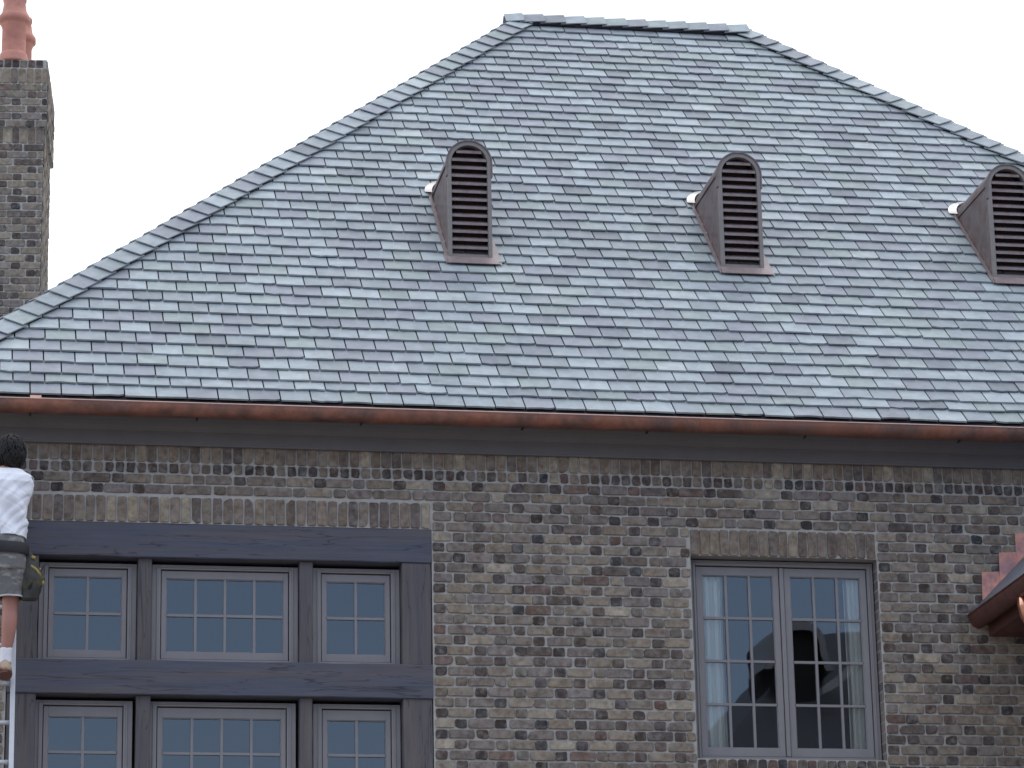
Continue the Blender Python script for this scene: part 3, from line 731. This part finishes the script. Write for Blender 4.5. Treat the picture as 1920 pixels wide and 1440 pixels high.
# head hair
def blob(mb, cx, cy, cz, rx, ry, rz, amp, seed, zmin=-9, seg=28, rows=18, m=0):
    vs = []
    for j in range(rows+1):
        ph = -math.pi/2+math.pi*j/rows
        for i in range(seg):
            a = 2*math.pi*i/seg; dv = Vector((math.cos(ph)*math.cos(a), math.cos(ph)*math.sin(a), math.sin(ph)))
            k = 1+amp*noise.noise(dv*3.1+Vector((seed, 0, 0)))
            vs.append((cx+dv.x*rx*k, cy+dv.y*ry*k, max(cz+dv.z*rz*k, cz+zmin)))
    mb.add(vs, [(j*seg+i, j*seg+(i+1) % seg, (j+1)*seg+(i+1) % seg, (j+1)*seg+i) for j in range(rows) for i in range(seg)], m)
hm_ = MB(); blob(hm_, PX+.058, PY+.022, 7.795, .101, .112, .126, .16, 3.0, seg=60, rows=40)
for k in range(420):                                       # locks lying on the back of the head
    a = rnd.uniform(0, 2*math.pi); ph = rnd.uniform(-.5, 1.5)
    q0 = Vector((math.cos(ph)*math.cos(a), math.cos(ph)*math.sin(a), math.sin(ph)))
    pts_ = []
    for t in range(4):
        p2 = ph-t*.17; a2 = a+t*rnd.uniform(-.08, .08)
        qd = Vector((math.cos(p2)*math.cos(a2)*.102, math.cos(p2)*math.sin(a2)*.113, math.sin(p2)*.127))*(1.0+.035*math.sin(t*1.1)+rnd.uniform(0, .03))
        pts_.append((PX+.058+qd.x, PY+.022+qd.y, 7.795+qd.z))
    hm_.tube(pts_, [.004, .0065, .005, .0015], 5, caps=False)
hm_.build('hair', MT['hair'], per, smooth=True)

def tubecloth(rings_def, seg=64, fold=.006, seed=0.0, ridge=0.0):
    """rings_def: (centre, rx, ry, axis tilt) list; radial folds from noise"""
    rings = []
    for j, (c, rx, ry, tilt) in enumerate(rings_def):
        r = []
        for i in range(seg):
            a = 2*math.pi*i/seg
            p = Vector((rx*math.cos(a), ry*math.sin(a), 0))
            sup = 1/(abs(math.cos(a))**2.6+abs(math.sin(a))**2.6)**(1/2.6); p *= sup
            p = Matrix.Rotation(tilt, 3, 'X') @ p
            q = Vector(c)+p
            k = fold*noise.noise(Vector((q.x*9+seed, q.y*9, q.z*18-q.x*16)))+fold*1.3*noise.noise(Vector((q.x*4-seed, q.y*4, q.z*7+q.x*6)))*2
            if ridge:
                e1 = noise.noise(Vector((q.x*3.2+seed*3, q.y*3.2, q.z*8-q.x*8.5)))
                k -= ridge*max(0, 1-abs(e1)*7)
                e2 = noise.noise(Vector((q.x*2-seed*2, q.y*5, q.z*11+q.x*5)))
                k -= ridge*.6*max(0, 1-abs(e2)*8)
            q += p.normalized()*k
            r.append(tuple(q))
        rings.append(r)
    return rings
def interp(defs, n):
    out = []
    for i in range(n+1):
        t = i/n*(len(defs)-1); k = min(int(t), len(defs)-2); f = t-k; f2 = f*f*(3-2*f)*.5+f*.5
        a, b = defs[k], defs[k+1]
        out.append((tuple(a[0][q]+(b[0][q]-a[0][q])*f2 for q in range(3)), a[1]+(b[1]-a[1])*f2, a[2]+(b[2]-a[2])*f2, a[3]+(b[3]-a[3])*f2))
    return out
st = MB()
S = [((PX+.0, PY, 7.172), .193, .135, 0.0), ((PX+.0, PY, 7.26), .184, .132, 0), ((PX+.0, PY, 7.36), .186, .132, 0), ((PX+.003, PY-.005, 7.47), .205, .138, 0), ((PX+.004, PY-.008, 7.56), .212, .135, 0),
     ((PX+.008, PY, 7.62), .192, .118, .08), ((PX+.014, PY+.008, 7.655), .140, .095, .15), ((PX+.024, PY+.015, 7.685), .082, .075, .25)]
st.rings(tubecloth(interp(S, 90), 140, .012, 1.0, ridge=.0065), caps=False)
for sg in (-1, 1):                                         # sleeves reach forward to the eaves
    A = [((PX+sg*.150, PY-.02, 7.565), .072, .072, -1.25), ((PX+sg*.146, PY+.05, 7.57), .075, .078, -1.4), ((PX+sg*.142, PY+.13, 7.58), .070, .074, -1.5), ((PX+sg*.138, PY+.19, 7.59), .068, .074, -1.5)]
    st.rings(tubecloth(interp(A, 14), 40, .007, 4.0+sg), caps=False)
so_ = st.build('t_shirt', MT['shirt'], per, smooth=True)
sm = so_.modifiers.new('t', 'SOLIDIFY'); sm.thickness = .003
sh = MB()
H = [((PX, PY, 6.93), .178, .130, 0), ((PX, PY, 7.03), .186, .134, 0), ((PX, PY, 7.10), .180, .130, 0), ((PX, PY, 7.20), .172, .122, 0)]
sh.rings(tubecloth(interp(H, 14), 64, .006, 7.0), caps=True)
lg = [((PX+.083, PY+.03, 6.752), .088, .098, 0), ((PX+.082, PY+.02, 6.83), .091, .104, 0), ((PX+.084, PY+.01, 6.93), .098, .118, 0), ((PX+.085, PY, 7.0), .092, .12, 0)]
sh.rings(tubecloth(interp(lg, 36), 88, .008, 9.0, ridge=.006), caps=False)
ll = [((PX-.115, PY+.17, 6.83), .085, .10, -.5), ((PX-.10, PY+.09, 6.90), .092, .11, -.45), ((PX-.09, PY+.02, 7.0), .10, .12, -.2)]
sh.rings(tubecloth(interp(ll, 16), 44, .007, 11.0), caps=False)
sho = sh.build('shorts', MT['shorts'], per, smooth=True)
hm2 = MB(); hm2.rings(tubecloth([((PX+.083, PY+.03, 6.746), .091, .101, 0), ((PX+.083, PY+.03, 6.758), .092, .102, 0)], 44, .008, 9.0), caps=False); hm2.build('hem', MT['hem'], sho, smooth=True)
bl = MB(); bl.rings(tubecloth([((PX, PY-.002, 7.040), .200, .150, 0), ((PX, PY-.002, 7.052), .206, .155, 0), ((PX, PY-.002, 7.108), .202, .151, 0), ((PX, PY-.002, 7.120), .195, .146, 0)], 64, .004, 2.0), caps=False)
blo = bl.build('tool_belt', MT['belt'], per, smooth=True)
pc = MB()
bx, by = PX+.235, PY+.0
pr_ = interp([((bx-.020, by, 6.735), .048, .042, 0), ((bx-.022, by, 6.80), .072, .058, 0), ((bx-.008, by, 6.88), .086, .070, 0), ((bx-.022, by, 6.96), .066, .062, 0), ((bx-.038, by+.005, 7.04), .042, .050, 0), ((bx-.05, by, 7.09), .03, .05, 0)], 20)
pc.rings(tubecloth(pr_, 36, .012, 21.0), caps=True)
po = pc.build('tool_pouch', mat('pouch_canvas', (.045, .046, .042), .8, second=(.10, .085, .04), sfac=(.5, .62), sscale=11, var=.3, scale=20), blo, smooth=True)
tl = MB()
def strap(p, r): tl.tube(p, r, 8)
strap([(bx-.02, by-.062, 6.965), (bx+.02, by-.068, 6.935), (bx+.048, by-.058, 6.895)], .0095)
strap([(bx-.015, by-.055, 7.03), (bx+.008, by-.057, 7.02)], .012); strap([(bx+.058, by-.04, 6.865), (bx+.068, by-.035, 6.838)], .013); strap([(bx+.040, by-.03, 6.935), (bx+.048, by-.03, 6.955)], .008)
tl.build('yellow_handles', MT['yellow'], blo, smooth=True)
tk = MB(); tk.tube([(bx+.03, by-.03, 6.90), (bx+.075, by-.03, 6.985)], .006, 8); tk.tube([(bx-.03, by-.06, 6.80), (bx+.02, by-.07, 6.90)], .007, 8)
tk.build('tools', MT['belt'], blo, smooth=True)
for (ax, ay, az) in ((PX+.06, PY+.105, 6.285), (PX-.12, PY+.195, 6.572)):
    s1 = MB(); s1.rings(tubecloth(interp([((ax, ay, az+.02), .040, .044, 0), ((ax+.002, ay, az+.07), .038, .043, 0), ((ax+.005, ay-.003, az+.125), .042, .047, 0)], 8), 28, .003, 3.0)); s1.build('sock', MT['sock'], per, smooth=True)
    s2 = MB(); rg = []
    for k in range(13):
        t = k/12; yy = ay-.055+t*.29; wdt = .040+.012*math.sin(t*3.0)-.02*max(0, t-.85)/.15; hh = .078-.045*min(1, t*1.5)+.01
        if k in (0, 12): wdt *= .7; hh *= .8
        rg.append([(ax+wdt*math.cos(a_)*1.0, yy, az-.035+max(0, math.sin(a_))*hh) for a_ in [2*math.pi*i/20 for i in range(20)]])
    s2.rings(rg); sh_ = s2.build('shoe', MT['shoe'], per, smooth=True)
    s3 = MB(); s3.rings([[(ax+(w_)*math.cos(a_), ay+.09+.15*math.sin(a_), zz) for a_ in [2*math.pi*i/28 for i in range(28)]] for w_, zz in ((.046, az-.052), (.05, az-.048), (.05, az-.034), (.047, az-.03))]); s3.build('sole', MT['sole'], sh_)

# ---------------------------------------------------------------- the house across the lawn, mirrored in the casement
nb_ = empty('neighbouring_house', (20, -34, 0))
tag(nb_, 'dark roofed house with an arched dormer, mirrored in the casement window', 'house')
m = MB(); m.box(9.6, 30, -41.5, -28.2, 0, 9.6); m.build('wall', brickwall('neighbour_brick', (.16, .10, .085), (.1, .07, .06), (.2, .19, .18)), nb_)
m = MB(); e0 = (8.85, -27.6, 9.5); y1 = -42.1
rz = 14.0; ry = -32.0
m.add([(8.85, -27.6, 9.5), (30.6, -27.6, 9.5), (30.6, -42.1, 9.5), (8.85, -42.1, 9.5), (13.25, ry, rz), (26.2, ry, rz), (26.2, -37.7, rz), (13.25, -37.7, rz)],
      [(0, 1, 5, 4), (1, 2, 6, 5), (2, 3, 7, 6), (3, 0, 4, 7), (4, 5, 6, 7), (0, 3, 2, 1)], 0, (.10, .10, .12))
m.build('roof', MT['slate'], nb_)
dm = empty('dormer', (0, 0, 0)); dm.parent = nb_; dm.location = Vector((12.66, -30.3, 11.5))-nb_.location
m = MB(); R0 = .50; zc = 13.40; yf = -30.3; yb = -31.6; cx = 12.45; k_ = 24
o = [(cx-R0*math.cos(math.pi*k/k_), zc+R0*math.sin(math.pi*k/k_)) for k in range(k_+1)]
i_ = [(cx-(R0-.13)*math.cos(math.pi*k/k_), zc-.02+(R0-.15)*math.sin(math.pi*k/k_)) for k in range(k_+1)]
o = [(cx-R0-.12, zc-.42)]+o+[(cx+R0+.12, zc-.42)]; i_ = [(cx-R0+.0, zc-.44)]+i_+[(cx+R0-.0, zc-.44)]
n = len(o)
m.add([(a, yf, z) for a, z in o]+[(a, yf, z) for a, z in i_]+[(a, yb, z) for a, z in o], [(k, k+1, n+k+1, n+k) for k in range(n-1)]+[(k, 2*n+k, 2*n+k+1, k+1) for k in range(n-1)])
m.build('dormer_hood', mat('dull_lead', (.3, .3, .33), .5), dm)
m = MB(); m.prism([(cx-R0+.12, yf-.15, 11.2), (cx+R0-.12, yf-.15, 11.2), (cx+R0-.12, yf-.15, zc+.3), (cx, yf-.15, zc+R0-.2), (cx-R0+.12, yf-.15, zc+.3)], (0, -2, 0)); m.build('dormer_window', MT['black'], dm)

m = MB(); m.prism([(12.75, -29.9, 12.45), (13.9, -29.9, 13.30), (13.9, -29.9, 13.46), (12.75, -29.9, 12.62)], (0, -.3, 0)); m.build('rake_trim', mat('grey_trim', (.42, .42, .45), .6), nb_)
